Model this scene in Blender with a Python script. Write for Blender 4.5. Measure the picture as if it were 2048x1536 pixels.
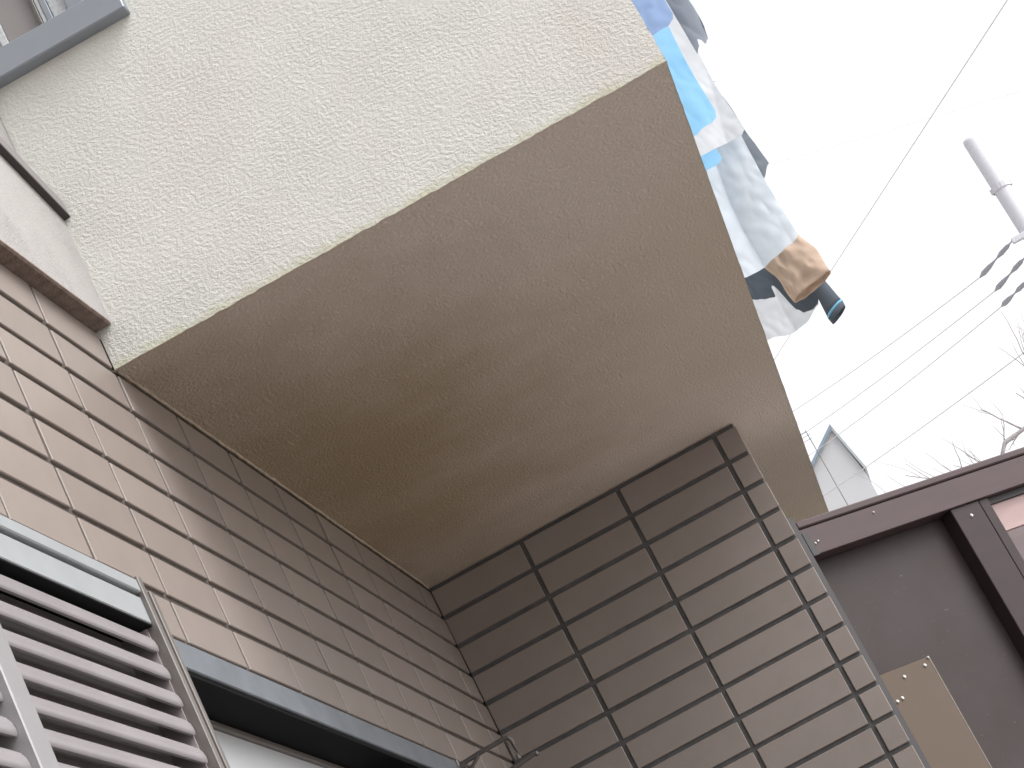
import bpy, math, random
from mathutils import Vector, Matrix, noise as mnoise

random.seed(7)
for o in list(bpy.data.objects):
    bpy.data.objects.remove(o, do_unlink=True)
SC = bpy.context.scene
COL = SC.collection
R = math.radians
H = 2.35                      # height of the overhang's underside above the ground

# ------------------------------------------------------------------ camera
cam_d = bpy.data.cameras.new('camera')
cam_d.sensor_width = 36.0
cam_d.lens = 36.0 * 4579.4 / 2048.0
cam_d.clip_start = 0.05
cam_d.clip_end = 3000.0
cam = bpy.data.objects.new('camera', cam_d)
COL.objects.link(cam)
RX = Vector((0.8734, 0.2184, -0.4353))
RY = Vector((-0.4820, 0.2599, -0.8367))       # image down
RZ = Vector((-0.0696, 0.9406, 0.3323))        # forward
m = Matrix((RX, -RY, -RZ)).transposed().to_4x4()
m.translation = Vector((0.7171, -4.7479, -1.3534 + H))
cam.matrix_world = m
SC.camera = cam
SC.render.resolution_x = 1024
SC.render.resolution_y = 768

# ------------------------------------------------------------------ sky, sun, exposure
SUN_EL, SUN_AZ = 48.0, 104.0                  # azimuth: direction the sun stands in, from +Y clockwise
w = bpy.data.worlds.new('World')
SC.world = w
w.use_nodes = True
nt = w.node_tree
bg = nt.nodes['Background']
sky = nt.nodes.new('ShaderNodeTexSky')
sky.sky_type = 'NISHITA'
sky.sun_disc = False
sky.sun_elevation = R(SUN_EL)
sky.sun_rotation = R(SUN_AZ)
sky.air_density = 1.0
sky.dust_density = 4.0
sky.ozone_density = 1.0
hs = nt.nodes.new('ShaderNodeHueSaturation')
hs.inputs['Saturation'].default_value = 0.10   # overcast: the blue is greyed out by cloud
nt.links.new(sky.outputs[0], hs.inputs['Color'])
nt.links.new(hs.outputs[0], bg.inputs['Color'])
bg.inputs['Strength'].default_value = 0.15

sun_d = bpy.data.lights.new('sun', 'SUN')
sun_d.energy = 0.9
sun_d.angle = R(40.0)
sun_d.color = (1.0, 0.97, 0.93)
sun = bpy.data.objects.new('sun', sun_d)
COL.objects.link(sun)
sd = Vector((math.sin(R(SUN_AZ)) * math.cos(R(SUN_EL)), math.cos(R(SUN_AZ)) * math.cos(R(SUN_EL)), math.sin(R(SUN_EL))))
sun.rotation_euler = sd.to_track_quat('Z', 'Y').to_euler()
sun.location = (4, -6, 12)

SC.view_settings.view_transform = 'Standard'
SC.view_settings.look = 'None'
SC.view_settings.exposure = 1.15
SC.view_settings.gamma = 1.0
SC.view_settings.use_curve_mapping = False


# ------------------------------------------------------------------ materials
def mat(name, base, rough=0.6, metal=0.0, var=0.0, vscale=3.0, var2=None, bump=None, bscale=50.0, bdist=0.002,
        rand=0.0, spec=0.5, alpha=1.0, trans=0.0, stretch=None, emit=None, vdetail=4.0, coat=0.0):
    mt = bpy.data.materials.new(name)
    mt.use_nodes = True
    t = mt.node_tree
    N, L = t.nodes, t.links
    b = N['Principled BSDF']
    b.inputs['Base Color'].default_value = (*base, 1)
    b.inputs['Roughness'].default_value = rough
    b.inputs['Metallic'].default_value = metal
    b.inputs['Specular IOR Level'].default_value = spec
    b.inputs['Alpha'].default_value = alpha
    if trans:
        b.inputs['Transmission Weight'].default_value = trans
    if coat:
        b.inputs['Coat Weight'].default_value = coat
    tc = N.new('ShaderNodeTexCoord')
    mp = N.new('ShaderNodeMapping')
    L.new(tc.outputs['Object'], mp.inputs['Vector'])
    if stretch:
        mp.inputs['Scale'].default_value = stretch
    if var or rand:
        nz = N.new('ShaderNodeTexNoise')
        nz.inputs['Scale'].default_value = vscale
        nz.inputs['Detail'].default_value = vdetail
        nz.inputs['Roughness'].default_value = 0.6
        L.new(mp.outputs[0], nz.inputs['Vector'])
        rp = N.new('ShaderNodeMapRange')
        rp.inputs['From Min'].default_value = 0.3
        rp.inputs['From Max'].default_value = 0.7
        L.new(nz.outputs['Fac'], rp.inputs['Value'])
        mx = N.new('ShaderNodeMix')
        mx.data_type = 'RGBA'
        mx.inputs['A'].default_value = (*base, 1)
        c2 = var2 if var2 else tuple(c * (1 - var) for c in base)
        mx.inputs['B'].default_value = (*c2, 1)
        L.new(rp.outputs[0], mx.inputs['Factor'])
        out = mx.outputs['Result']
        if rand:
            oi = N.new('ShaderNodeObjectInfo')
            mr = N.new('ShaderNodeMapRange')
            mr.inputs['To Min'].default_value = 1 - rand
            mr.inputs['To Max'].default_value = 1 + rand
            L.new(oi.outputs['Random'], mr.inputs['Value'])
            hv = N.new('ShaderNodeHueSaturation')
            L.new(mr.outputs[0], hv.inputs['Value'])
            L.new(out, hv.inputs['Color'])
            out = hv.outputs[0]
        L.new(out, b.inputs['Base Color'])
    if bump:
        nz2 = N.new('ShaderNodeTexNoise')
        nz2.inputs['Scale'].default_value = bscale
        nz2.inputs['Detail'].default_value = 5.0
        L.new(mp.outputs[0], nz2.inputs['Vector'])
        bp = N.new('ShaderNodeBump')
        bp.inputs['Strength'].default_value = bump
        bp.inputs['Distance'].default_value = bdist
        L.new(nz2.outputs['Fac'], bp.inputs['Height'])
        L.new(bp.outputs[0], b.inputs['Normal'])
    return mt


def plaster(name, base, tint, tint2, size, depth, fine, tscale=1.6, flat=(0.42, 0.60), rough=0.85, zst=1.0, dist=0.9, off=(0, 0, 0), stain_shade=None, algae=None, tmix=0.8, smin=0.62, tdist=0.8):
    """sprayed and trowelled plaster: plateaus with crumbly edges, blotchy pigment"""
    mt = bpy.data.materials.new(name)
    mt.use_nodes = True
    t = mt.node_tree
    N, L = t.nodes, t.links
    b = N['Principled BSDF']
    b.inputs['Roughness'].default_value = rough
    b.inputs['Specular IOR Level'].default_value = 0.25
    tc = N.new('ShaderNodeTexCoord')
    mpz = N.new('ShaderNodeMapping')
    mpz.inputs['Scale'].default_value = (1, 1, zst)
    mpz.inputs['Location'].default_value = off
    L.new(tc.outputs['Object'], mpz.inputs['Vector'])
    co = mpz.outputs[0]

    def nz(scale, detail, dist=0.0, rg=0.5):
        n = N.new('ShaderNodeTexNoise')
        n.inputs['Scale'].default_value = scale
        n.inputs['Detail'].default_value = detail
        n.inputs['Distortion'].default_value = dist
        n.inputs['Roughness'].default_value = rg
        L.new(co, n.inputs['Vector'])
        return n.outputs['Fac']

    def rng(v, a, c, o0=0.0, o1=1.0, smooth=True):
        r = N.new('ShaderNodeMapRange')
        if smooth:
            r.interpolation_type = 'SMOOTHSTEP'
        r.inputs['From Min'].default_value = a
        r.inputs['From Max'].default_value = c
        r.inputs['To Min'].default_value = o0
        r.inputs['To Max'].default_value = o1
        L.new(v, r.inputs['Value'])
        return r.outputs[0]

    def mix(fac, a, c):
        x = N.new('ShaderNodeMix')
        x.data_type = 'RGBA'
        L.new(fac, x.inputs['Factor'])
        for key, v in (('A', a), ('B', c)):
            if isinstance(v, tuple):
                x.inputs[key].default_value = (*v, 1)
            else:
                L.new(v, x.inputs[key])
        return x.outputs['Result']
    c1 = mix(rng(nz(tscale, 3.0, 0.4), 0.42, 0.66), base, tint)
    c2 = mix(rng(nz(tscale * 2.7, 5.0, tdist), 0.48, 0.76, 0.0, tmix), c1, tint2)
    if stain_shade:                                   # ragged mould patch, with the inner corner's shade painted into its colour
        cx, cy, rx, ry, scol, amt = stain_shade
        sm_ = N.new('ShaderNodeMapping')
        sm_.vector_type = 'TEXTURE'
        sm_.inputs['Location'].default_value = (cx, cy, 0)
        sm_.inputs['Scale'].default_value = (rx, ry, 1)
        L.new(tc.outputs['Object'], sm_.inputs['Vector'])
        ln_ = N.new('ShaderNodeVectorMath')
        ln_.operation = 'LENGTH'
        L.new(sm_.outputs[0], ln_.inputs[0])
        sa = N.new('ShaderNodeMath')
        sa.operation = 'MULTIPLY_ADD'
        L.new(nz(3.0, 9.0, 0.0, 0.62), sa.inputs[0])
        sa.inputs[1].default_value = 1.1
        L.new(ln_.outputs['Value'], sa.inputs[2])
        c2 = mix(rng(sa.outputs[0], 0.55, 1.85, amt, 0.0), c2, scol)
    if algae:                                   # thin ragged line of algae along the lower edge
        sx = N.new('ShaderNodeSeparateXYZ')
        L.new(tc.outputs['Object'], sx.inputs[0])
        sa = N.new('ShaderNodeMath')
        sa.operation = 'MULTIPLY_ADD'
        L.new(nz(26.0, 6.0, 0.2, 0.65), sa.inputs[0])
        sa.inputs[1].default_value = -0.034
        L.new(sx.outputs['Z'], sa.inputs[2])
        c2 = mix(rng(sa.outputs[0], -0.018, 0.000, 0.65, 0.0), c2, algae)
    grain = mix(rng(nz(420.0, 2.0), 0.35, 0.75, 0.0, 0.22), c2, tuple(c * 0.62 for c in base))
    L.new(grain, b.inputs['Base Color'])
    h1 = rng(nz(1.0 / size, 3.5, dist, 0.62), flat[0], flat[1])
    h2 = nz(3.2 / size, 3.0, 0.5)
    ad = N.new('ShaderNodeMath')
    ad.operation = 'MULTIPLY_ADD'
    L.new(h2, ad.inputs[0])
    ad.inputs[1].default_value = fine
    L.new(h1, ad.inputs[2])
    bp = N.new('ShaderNodeBump')
    bp.inputs['Distance'].default_value = depth
    L.new(rng(nz(9.0, 4.0, 0.3), 0.35, 0.68, smin, 1.0), bp.inputs['Strength'])
    L.new(ad.outputs[0], bp.inputs['Height'])
    L.new(bp.outputs[0], b.inputs['Normal'])
    return mt


M = {}
M['stucco'] = plaster('cream_sprayed_stucco', (0.628, 0.622, 0.590), (0.600, 0.605, 0.578), (0.600, 0.572, 0.540), 0.0068, 0.0011, 0.9, smin=0.75, flat=(0.34, 0.68), zst=1.3, dist=0.25, algae=(0.50, 0.49, 0.34))
M['soffit'] = plaster('shaded_underside_plaster', (0.74, 0.645, 0.578), (0.70, 0.60, 0.50), (0.68, 0.578, 0.51), 0.006, 0.0019, 1.1, 0.7, dist=0.2, stain_shade=(-0.34, -2.95, 0.52, 1.25, (0.34, 0.240, 0.132), 0.88), tmix=0.2, smin=1.0, tdist=0.0)
M['plaster'] = plaster('fine_pale_plaster', (0.37, 0.353, 0.347), (0.36, 0.35, 0.344), (0.364, 0.347, 0.343), 0.004, 0.0008, 0.7)
M['tile'] = mat('taupe_glazed_tile', (0.240, 0.203, 0.185), 0.40, var=0.12, vscale=9.0, rand=0.06, bump=0.12, bscale=120, bdist=0.001)
M['grout'] = mat('dark_grey_joint_mortar', (0.10, 0.098, 0.100), 0.9, var=0.35, vscale=30, bump=0.5, bscale=300)
M['grout_brown'] = mat('brown_joint_mortar', (0.068, 0.054, 0.048), 0.9, var=0.3, vscale=30, bump=0.5, bscale=300)
M['bead'] = mat('rough_sealant_bead', (0.46, 0.38, 0.30), 0.8, var=0.4, vscale=40, bump=0.6, bscale=200)
M['drip'] = mat('brown_granular_drip_edge', (0.22, 0.165, 0.14), 0.9, var=0.45, vscale=60, bump=0.8, bscale=260, bdist=0.002)
M['flash'] = mat('mauve_grey_flashing', (0.23, 0.21, 0.215), 0.5, var=0.15)
M['flash_dark'] = mat('dark_brown_flashing_lip', (0.05, 0.04, 0.038), 0.6, var=0.2)
M['alu'] = mat('grey_anodised_aluminium', (0.275, 0.30, 0.335), 0.5, metal=0.35, var=0.08, vscale=9)
M['alu_light'] = mat('weathered_light_aluminium', (0.40, 0.425, 0.445), 0.4, metal=0.4, var=0.12, vscale=12)
M['alu_brown'] = mat('bronze_aluminium_post', (0.19, 0.172, 0.162), 0.38, metal=0.4, var=0.15, vscale=10)
M['alu_mid'] = mat('pale_grey_mullion', (0.29, 0.28, 0.29), 0.42, metal=0.3, var=0.12, vscale=10)
M['alu_dark'] = mat('worn_grey_lintel', (0.165, 0.182, 0.205), 0.5, metal=0.3, var=0.25, vscale=14, bump=0.1, bscale=80)
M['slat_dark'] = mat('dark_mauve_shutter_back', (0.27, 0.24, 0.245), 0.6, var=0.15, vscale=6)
M['slat'] = mat('glossy_mauve_shutter_slat', (0.30, 0.278, 0.290), 0.34, metal=0.2, var=0.16, vscale=5)
M['black'] = mat('black_shade_fill', (0.008, 0.008, 0.009), 0.8, var=0.2, spec=0.08)  # black fill for shade in the head gap, recess and lintel underside
M['pane'] = mat('frosted_window_pane', (0.42, 0.43, 0.45), 0.45, var=0.12, vscale=2.5, spec=0.6)
M['pane_grey'] = mat('mauve_grey_frosted_pane', (0.26, 0.245, 0.245), 0.3, var=0.1, vscale=4, spec=0.6)  # even mauve-grey pane colour
M['pane_sparkle'] = mat('pebbled_bright_pane', (0.62, 0.64, 0.66), 0.3, var=0.35, vscale=160, bump=0.6, bscale=220)
M['iron'] = mat('dull_grey_steel', (0.16, 0.15, 0.145), 0.45, metal=0.6, var=0.3, vscale=25)
M['gate'] = mat('mauve_brown_gate_frame', (0.063, 0.040, 0.043), 0.5, spec=0.35, var=0.14, vscale=6, stretch=(1, 1, 6))
M['gate_post'] = mat('mauve_brown_gate_post', (0.034, 0.022, 0.024), 0.55, spec=0.3, var=0.14, vscale=6, stretch=(1, 1, 6))
M['gate_dark'] = mat('dark_brown_hinge_post', (0.030, 0.026, 0.029), 0.55, var=0.2)
def scuffed(name, base, dirt, scr):
    mt = mat(name, base, 0.55, var=0.2, vscale=3.0, var2=dirt, vdetail=6.0, spec=0.35)
    t = mt.node_tree
    N, L = t.nodes, t.links
    b = N['Principled BSDF']
    src = b.inputs['Base Color'].links[0].from_socket
    tc = N.new('ShaderNodeTexCoord')
    mp = N.new('ShaderNodeMapping')
    mp.inputs['Scale'].default_value = (14, 14, 60)
    mp.inputs['Rotation'].default_value = (0.25, 0.2, 0.1)
    L.new(tc.outputs['Object'], mp.inputs['Vector'])
    n = N.new('ShaderNodeTexNoise')
    n.inputs['Scale'].default_value = 3.0
    n.inputs['Detail'].default_value = 6.0
    L.new(mp.outputs[0], n.inputs['Vector'])
    r = N.new('ShaderNodeMapRange')
    r.inputs['From Min'].default_value = 0.68
    r.inputs['From Max'].default_value = 0.78
    r.inputs['To Max'].default_value = 0.6
    L.new(n.outputs['Fac'], r.inputs['Value'])
    x = N.new('ShaderNodeMix')
    x.data_type = 'RGBA'
    L.new(r.outputs[0], x.inputs['Factor'])
    L.new(src, x.inputs['A'])
    x.inputs['B'].default_value = (*scr, 1)
    L.new(x.outputs['Result'], b.inputs['Base Color'])
    return mt
M['gate_panel'] = scuffed('scuffed_dark_gate_panel', (0.036, 0.027, 0.0285), (0.019, 0.0105, 0.009), (0.15, 0.14, 0.138))
M['tan_board'] = mat('tan_patch_board', (0.094, 0.066, 0.052), 0.6, spec=0.3, var=0.12, vscale=6, var2=(0.084, 0.062, 0.044))
M['tan_edge'] = mat('pale_cut_edge', (0.24, 0.215, 0.19), 0.6, var=0.3, vscale=40)
M['pink_board'] = mat('pink_upper_board', (0.34, 0.24, 0.235), 0.6, var=0.16, vscale=5, stretch=(1, 1, 9))
M['brown_board'] = mat('mauve_lower_board', (0.115, 0.082, 0.085), 0.55, var=0.2, vscale=5, stretch=(1, 1, 9))  # darker mauve tone below the pink board
M['screw'] = mat('bright_screw_head', (0.62, 0.60, 0.57), 0.35, metal=0.6, var=0.2, vscale=60)
M['ground'] = mat('worn_concrete_ground', (0.45, 0.42, 0.385), 0.9, var=0.3, vscale=0.8, bump=0.4, bscale=60, bdist=0.004)
M['added_gravel'] = mat('added_dark_gravel', (0.05, 0.040, 0.031), 0.95, var=0.5, vscale=70, bump=1.0, bscale=90, bdist=0.01)
M['concrete'] = mat('pale_concrete_pole', (0.55, 0.55, 0.60), 0.8, var=0.12, vscale=1.5, stretch=(1, 1, 0.3))
M['wire'] = mat('grey_weathered_cable', (0.58, 0.59, 0.62), 0.6, var=0.1)
M['ceramic'] = mat('grey_insulator', (0.30, 0.31, 0.35), 0.35, var=0.1)
M['far_wall'] = mat('white_far_wall', (0.475, 0.48, 0.505), 0.8, var=0.06, vscale=0.6, bump=0.1)
M['far_roof'] = mat('slate_blue_fascia', (0.20, 0.26, 0.33), 0.5, var=0.1)
M['far_trim'] = mat('pale_far_trim', (0.36, 0.39, 0.41), 0.6, var=0.1)
M['bark'] = mat('pale_grey_bark', (0.42, 0.39, 0.40), 0.9, var=0.3, vscale=20, bump=0.4)
M['rod'] = mat('steel_laundry_rod', (0.55, 0.55, 0.56), 0.3, metal=0.8, var=0.1)


def cloth_mat(name, base, base2=None, alpha=1.0):
    mt = mat(name, base, 0.9, var=0.12, vscale=7, var2=base2, bump=0.25, bscale=900, bdist=0.0008, alpha=alpha, spec=0.2)
    t = mt.node_tree
    N, L = t.nodes, t.links
    b = N['Principled BSDF']
    tr = N.new('ShaderNodeBsdfTranslucent')
    ms = N.new('ShaderNodeMixShader')
    ms.inputs[0].default_value = 0.35
    src = b.inputs['Base Color'].links[0].from_socket
    L.new(src, tr.inputs['Color'])
    L.new(b.outputs[0], ms.inputs[1])
    L.new(tr.outputs[0], ms.inputs[2])
    last = ms.outputs[0]
    if alpha < 1:
        tp = N.new('ShaderNodeBsdfTransparent')
        m2 = N.new('ShaderNodeMixShader')
        m2.inputs[0].default_value = alpha
        b.inputs['Alpha'].default_value = 1.0
        L.new(tp.outputs[0], m2.inputs[1])
        L.new(last, m2.inputs[2])
        last = m2.outputs[0]
    L.new(last, N['Material Output'].inputs['Surface'])
    return mt
M['c_peri'] = cloth_mat('periwinkle_cotton', (0.33, 0.45, 0.68))
M['c_blue'] = cloth_mat('sky_blue_terry', (0.34, 0.66, 0.90), (0.42, 0.70, 0.90))
M['c_white'] = cloth_mat('white_cotton', (0.80, 0.80, 0.82))
M['c_pale'] = cloth_mat('pale_blue_white_cotton', (0.62, 0.67, 0.73), (0.70, 0.73, 0.77))
M['c_grey'] = cloth_mat('grey_blue_jersey', (0.30, 0.33, 0.38))
M['c_tan'] = cloth_mat('tan_chino', (0.57, 0.45, 0.365), (0.47, 0.36, 0.285))
M['c_navy'] = cloth_mat('navy_jersey', (0.105, 0.125, 0.155))
M['c_trim'] = cloth_mat('light_blue_trim', (0.22, 0.50, 0.70))
M['c_mesh'] = cloth_mat('white_laundry_net', (0.62, 0.64, 0.68), alpha=0.72)


# ------------------------------------------------------------------ builders
class MB:
    def __init__(s):
        s.v, s.f = [], []

    def add(s, v, f):
        n = len(s.v)
        s.v += [Vector(p) for p in v]
        s.f += [tuple(i + n for i in q) for q in f]
        return s

    def box(s, x0, x1, y0, y1, z0, z1, c=0.0, T=None):
        """box with chamfered edges; T maps local to world"""
        x0, x1 = min(x0, x1), max(x0, x1)
        y0, y1 = min(y0, y1), max(y0, y1)
        z0, z1 = min(z0, z1), max(z0, z1)
        if c <= 0:
            v = [(x, y, z) for x in (x0, x1) for y in (y0, y1) for z in (z0, z1)]
            f = [(0, 1, 3, 2), (4, 6, 7, 5), (0, 4, 5, 1), (2, 3, 7, 6), (0, 2, 6, 4), (1, 5, 7, 3)]
        else:
            v, f, ix = [], [], {}
            P = ((x0, x1), (y0, y1), (z0, z1))
            for a in (0, 1):
                for b_ in (0, 1):
                    for d in (0, 1):
                        cr = [P[0][a], P[1][b_], P[2][d]]
                        sg = [1 if a == 0 else -1, 1 if b_ == 0 else -1, 1 if d == 0 else -1]
                        for k in range(3):      # vertex lying on the face normal to axis k
                            q = [cr[i] + (0 if i == k else sg[i] * c) for i in range(3)]
                            ix[(a, b_, d, k)] = len(v)
                            v.append(tuple(q))
            for k in range(3):
                o = [i for i in range(3) if i != k]
                for sd_ in (0, 1):
                    q = []
                    for (p, r) in ((0, 0), (1, 0), (1, 1), (0, 1)):
                        key = [0, 0, 0]
                        key[k] = sd_
                        key[o[0]] = p
                        key[o[1]] = r
                        q.append(ix[(*key, k)])
                    f.append(tuple(q))
            for k in range(3):                  # edge strips along axis k
                o = [i for i in range(3) if i != k]
                for p in (0, 1):
                    for r in (0, 1):
                        a = [0, 0, 0]
                        b_ = [0, 0, 0]
                        a[k], b_[k] = 0, 1
                        a[o[0]] = b_[o[0]] = p
                        a[o[1]] = b_[o[1]] = r
                        f.append((ix[(*a, o[0])], ix[(*b_, o[0])], ix[(*b_, o[1])], ix[(*a, o[1])]))
            for a in (0, 1):
                for b_ in (0, 1):
                    for d in (0, 1):
                        f.append(tuple(ix[(a, b_, d, k)] for k in range(3)))
        if T:
            v = [T(*p) for p in v]
        return s.add(v, f)

    def prism(s, pts, a, b, fn):
        """polygon pts (p, q) swept from a to b; fn(p, q, t) gives the point"""
        n = len(pts)
        v = [fn(p, q, a) for p, q in pts] + [fn(p, q, b) for p, q in pts]
        f = [tuple(range(n)), tuple(range(2 * n - 1, n - 1, -1))]
        f += [(i, (i + 1) % n, n + (i + 1) % n, n + i) for i in range(n)]
        return s.add(v, f)

    def tube(s, pts, rad, seg=8, cap=True):
        pts = [Vector(p) for p in pts]
        n = len(pts)
        rs = rad if isinstance(rad, (list, tuple)) else [rad] * n
        v, f = [], []
        t0 = (pts[1] - pts[0]).normalized()
        up = Vector((0, 0, 1)) if abs(t0.z) < 0.9 else Vector((1, 0, 0))
        for i in range(n):
            t = (pts[min(i + 1, n - 1)] - pts[max(i - 1, 0)]).normalized()
            a = t.cross(up).normalized()
            b = a.cross(t).normalized()
            for k in range(seg):
                g = 2 * math.pi * k / seg
                v.append(pts[i] + (a * math.cos(g) + b * math.sin(g)) * rs[i])
        for i in range(n - 1):
            for k in range(seg):
                k2 = (k + 1) % seg
                f.append((i * seg + k, i * seg + k2, (i + 1) * seg + k2, (i + 1) * seg + k))
        if cap:
            f.append(tuple(range(seg - 1, -1, -1)))
            f.append(tuple((n - 1) * seg + k for k in range(seg)))
        return s.add(v, f)

    def build(s, name, mt, parent=None, smooth=False, up=True):
        v = [p + Vector((0, 0, H)) for p in s.v] if up else s.v
        lo = Vector([min(p[i] for p in v) for i in range(3)])
        hi = Vector([max(p[i] for p in v) for i in range(3)])
        org = Vector(((lo.x + hi.x) / 2, (lo.y + hi.y) / 2, lo.z))
        me = bpy.data.meshes.new(name)
        me.from_pydata([p - org for p in v], [], s.f)
        import bmesh
        bm = bmesh.new()
        bm.from_mesh(me)
        bmesh.ops.recalc_face_normals(bm, faces=bm.faces)
        bm.to_mesh(me)
        bm.free()
        if smooth:
            for p in me.polygons:
                p.use_smooth = True
        me.materials.append(M[mt])
        return place(name, me, org, parent)


WPOS = {}


def place(name, me, loc, parent=None):
    o = bpy.data.objects.new(name, me)
    COL.objects.link(o)
    loc = Vector(loc)
    if parent is not None:
        o.parent = parent
        o.location = loc - WPOS[parent.name]
    else:
        o.location = loc
    WPOS[o.name] = loc
    return o


def tag(o, label, cat, group=None):
    o['label'] = label
    o['category'] = cat
    if group:
        o['group'] = group
    return o


def thing(name, loc, label, cat, group=None):
    o = bpy.data.objects.new(name, None)
    o.empty_display_size = 0.2
    COL.objects.link(o)
    o.location = loc
    WPOS[o.name] = Vector(loc)
    return tag(o, label, cat, group)


def I(x, y, z):
    return (x, y, z)


# ------------------------------------------------------------------ ground
g = MB()
n = 24
S_ = 400.0
gv = [(-S_ + 2 * S_ * i / n, -S_ + 2 * S_ * j / n, 0) for i in range(n + 1) for j in range(n + 1)]
gf = [(i * (n + 1) + j, (i + 1) * (n + 1) + j, (i + 1) * (n + 1) + j + 1, i * (n + 1) + j + 1) for i in range(n) for j in range(n)]
g.add(gv, gf)
gr = g.build('ground', 'ground', up=False)
gr['kind'] = 'structure'
# unseen dark strip along the house, added to cut bounce light on the soffit
gs = MB()
gs.box(-0.3, 1.55, -7.0, 0.1, 0.0, 0.012, 0.004)
gso = gs.build('added_gravel_strip', 'added_gravel', up=False)
gso['kind'] = 'structure'

# ------------------------------------------------------------------ the house
YS = -1.785                                   # plane of the overhang's side face
house = thing('house', (-1.5, 1.0, 0), 'cream stucco house with a projecting upper storey over taupe tiled walls', 'house')

# main wall along the passage: body carries the joint mortar, tiles stand proud of it
TP = 0.0045                                   # tiles stand this proud of the mortar
mb = MB()
WIN_TOP, WIN_BOT = -0.545, -1.75
# body with an opening for the window recess (y -2.16..-0.84) and shutter (y < -2.24)
mb.box(-0.25, -TP, -6.2, 6.0, -0.40, 0.064)
mb.box(-0.25, -TP, -6.2, 6.0, -H, WIN_BOT)
mb.box(-0.25, -TP, -0.84, 6.0, WIN_BOT, -0.40)
mb.box(-0.25, -TP, -6.2, -3.60, WIN_BOT, -0.40)
mb.box(-0.25, -TP, -2.17, -0.84, -0.55, -0.40)
mb.box(-0.25, -TP, -2.235, -2.165, WIN_BOT, -0.40)
mb.box(-0.25, -0.09, -3.60, -0.84, WIN_BOT, -0.40)
side_wall = mb.build('side_wall', 'grout_brown', house)

# wing wall under the overhang
BX = 0.750
mb = MB()
mb.box(0.0, BX - 0.004, TP, 0.16, -H, 0.004)
wing = mb.build('wing_wall', 'grout', house)

TM = {}


def tile_mesh(a, h, thick):
    """a: length, h: height; origin at centre of the back face; front faces -y"""
    key = (round(a, 4), round(h, 4), round(thick, 4))
    if key not in TM:
        b = MB().box(-a / 2, a / 2, -thick, 0, -h / 2, h / 2, 0.0012)
        me = bpy.data.meshes.new('tile')
        me.from_pydata(b.v, [], b.f)
        import bmesh
        bm = bmesh.new()
        bm.from_mesh(me)
        bmesh.ops.recalc_face_normals(bm, faces=bm.faces)
        bm.to_mesh(me)
        bm.free()
        me.materials.append(M['tile'])
        TM[key] = me
    return TM[key]


def rect_minus(r, holes):
    out = [r]
    for h in holes:
        nx = []
        for (a0, a1, b0, b1) in out:
            if a1 <= h[0] or a0 >= h[1] or b1 <= h[2] or b0 >= h[3]:
                nx.append((a0, a1, b0, b1))
                continue
            if a0 < h[0]:
                nx.append((a0, h[0], b0, b1))
            if a1 > h[1]:
                nx.append((h[1], a1, b0, b1))
            m0, m1 = max(a0, h[0]), min(a1, h[1])
            if b1 > h[3]:
                nx.append((m0, m1, h[3], b1))
            if b0 < h[2]:
                nx.append((m0, m1, b0, h[2]))
        out = nx
    return [q for q in out if q[1] - q[0] > 0.006 and q[3] - q[2] > 0.006]


J = 0.005
PW, PH = 0.237, 0.070
NROW = 15
rng_t = random.Random(3)
# --- tiles of the side wall (face x = 0, length runs along y)
ys = [0.0]
yj = -(2.0238 - PW * 8)
while yj > -6.1:
    ys.append(yj)
    yj -= PW
holes = [(-3.60, -2.2005, WIN_BOT, -0.4525), (-2.2005, -0.84, WIN_BOT, -0.528)]
rest = MB()
for k in range(-1, 34):
    zt, zb = -PH * k - J, -PH * (k + 1) + J
    if k == -1:
        zt = 0.0655
    if zb < -H + 0.01:
        break
    for i in range(len(ys) - 1):
        y1 = ys[i] - (J if i else 0.0005)
        y0 = ys[i + 1] + J
        if k == -1 and y1 > YS:
            if y0 > YS:
                continue
        for (a0, a1, b0, b1) in rect_minus((y0, y1, zb, zt), holes):
            cy, cz = (a0 + a1) / 2, (b0 + b1) / 2
            jit = rng_t.uniform(-0.0005, 0.0005)
            if k < NROW and a0 > -3.45:
                me = tile_mesh(a1 - a0, b1 - b0, TP + 0.004)
                o = place('tile', me, (-TP - 0.004 + jit, cy, cz + H), side_wall)
                o.rotation_euler = (rng_t.uniform(-.003, .003), rng_t.uniform(-.004, .004), R(90) + rng_t.uniform(-.0025, .0025))
            else:
                rest.box(-TP - 0.004, jit, a0, a1, b0, b1, 0.0012)
ro = rest.build('tile_field', 'tile', side_wall)
ro['kind'] = 'stuff'
# --- tiles of the wing wall (face y = 0)
xs = [0.0012, 0.224, 0.461, 0.698, BX]
rest = MB()
for k in range(0, 34):
    zt, zb = -PH * k - J, -PH * (k + 1) + J
    if zb < -H + 0.01:
        break
    for i in range(4):
        x0 = xs[i] + (J if i else 0)
        x1 = xs[i + 1] - (J if i < 3 else 0)
        jit = rng_t.uniform(-0.0005, 0.0005)
        if k < NROW + 2:
            me = tile_mesh(x1 - x0, zt - zb, TP + 0.004)
            o = place('tile', me, ((x0 + x1) / 2, TP + 0.004 + jit, (zt + zb) / 2 + H), wing)
            o.rotation_euler = (rng_t.uniform(-.004, .004), rng_t.uniform(-.003, .003), rng_t.uniform(-.0025, .0025))
        else:
            rest.box(x0, x1, jit, TP + 0.004, zb, zt, 0.0012)
    # return faces on the pier's end
    rest.box(BX - 0.008, BX - 0.0005, 0.014, 0.09, zb, zt, 0.0012)
ro = rest.build('tile_field', 'tile', wing)
ro['kind'] = 'stuff'

# --- projecting upper storey
ZS = 0.005
def xo(y):
    return 0.902 - 0.0128 * (y - YS)           # outer face, very slightly off parallel
YE = 6.0
mb = MB()
ny, nx_ = 120, 40
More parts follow.
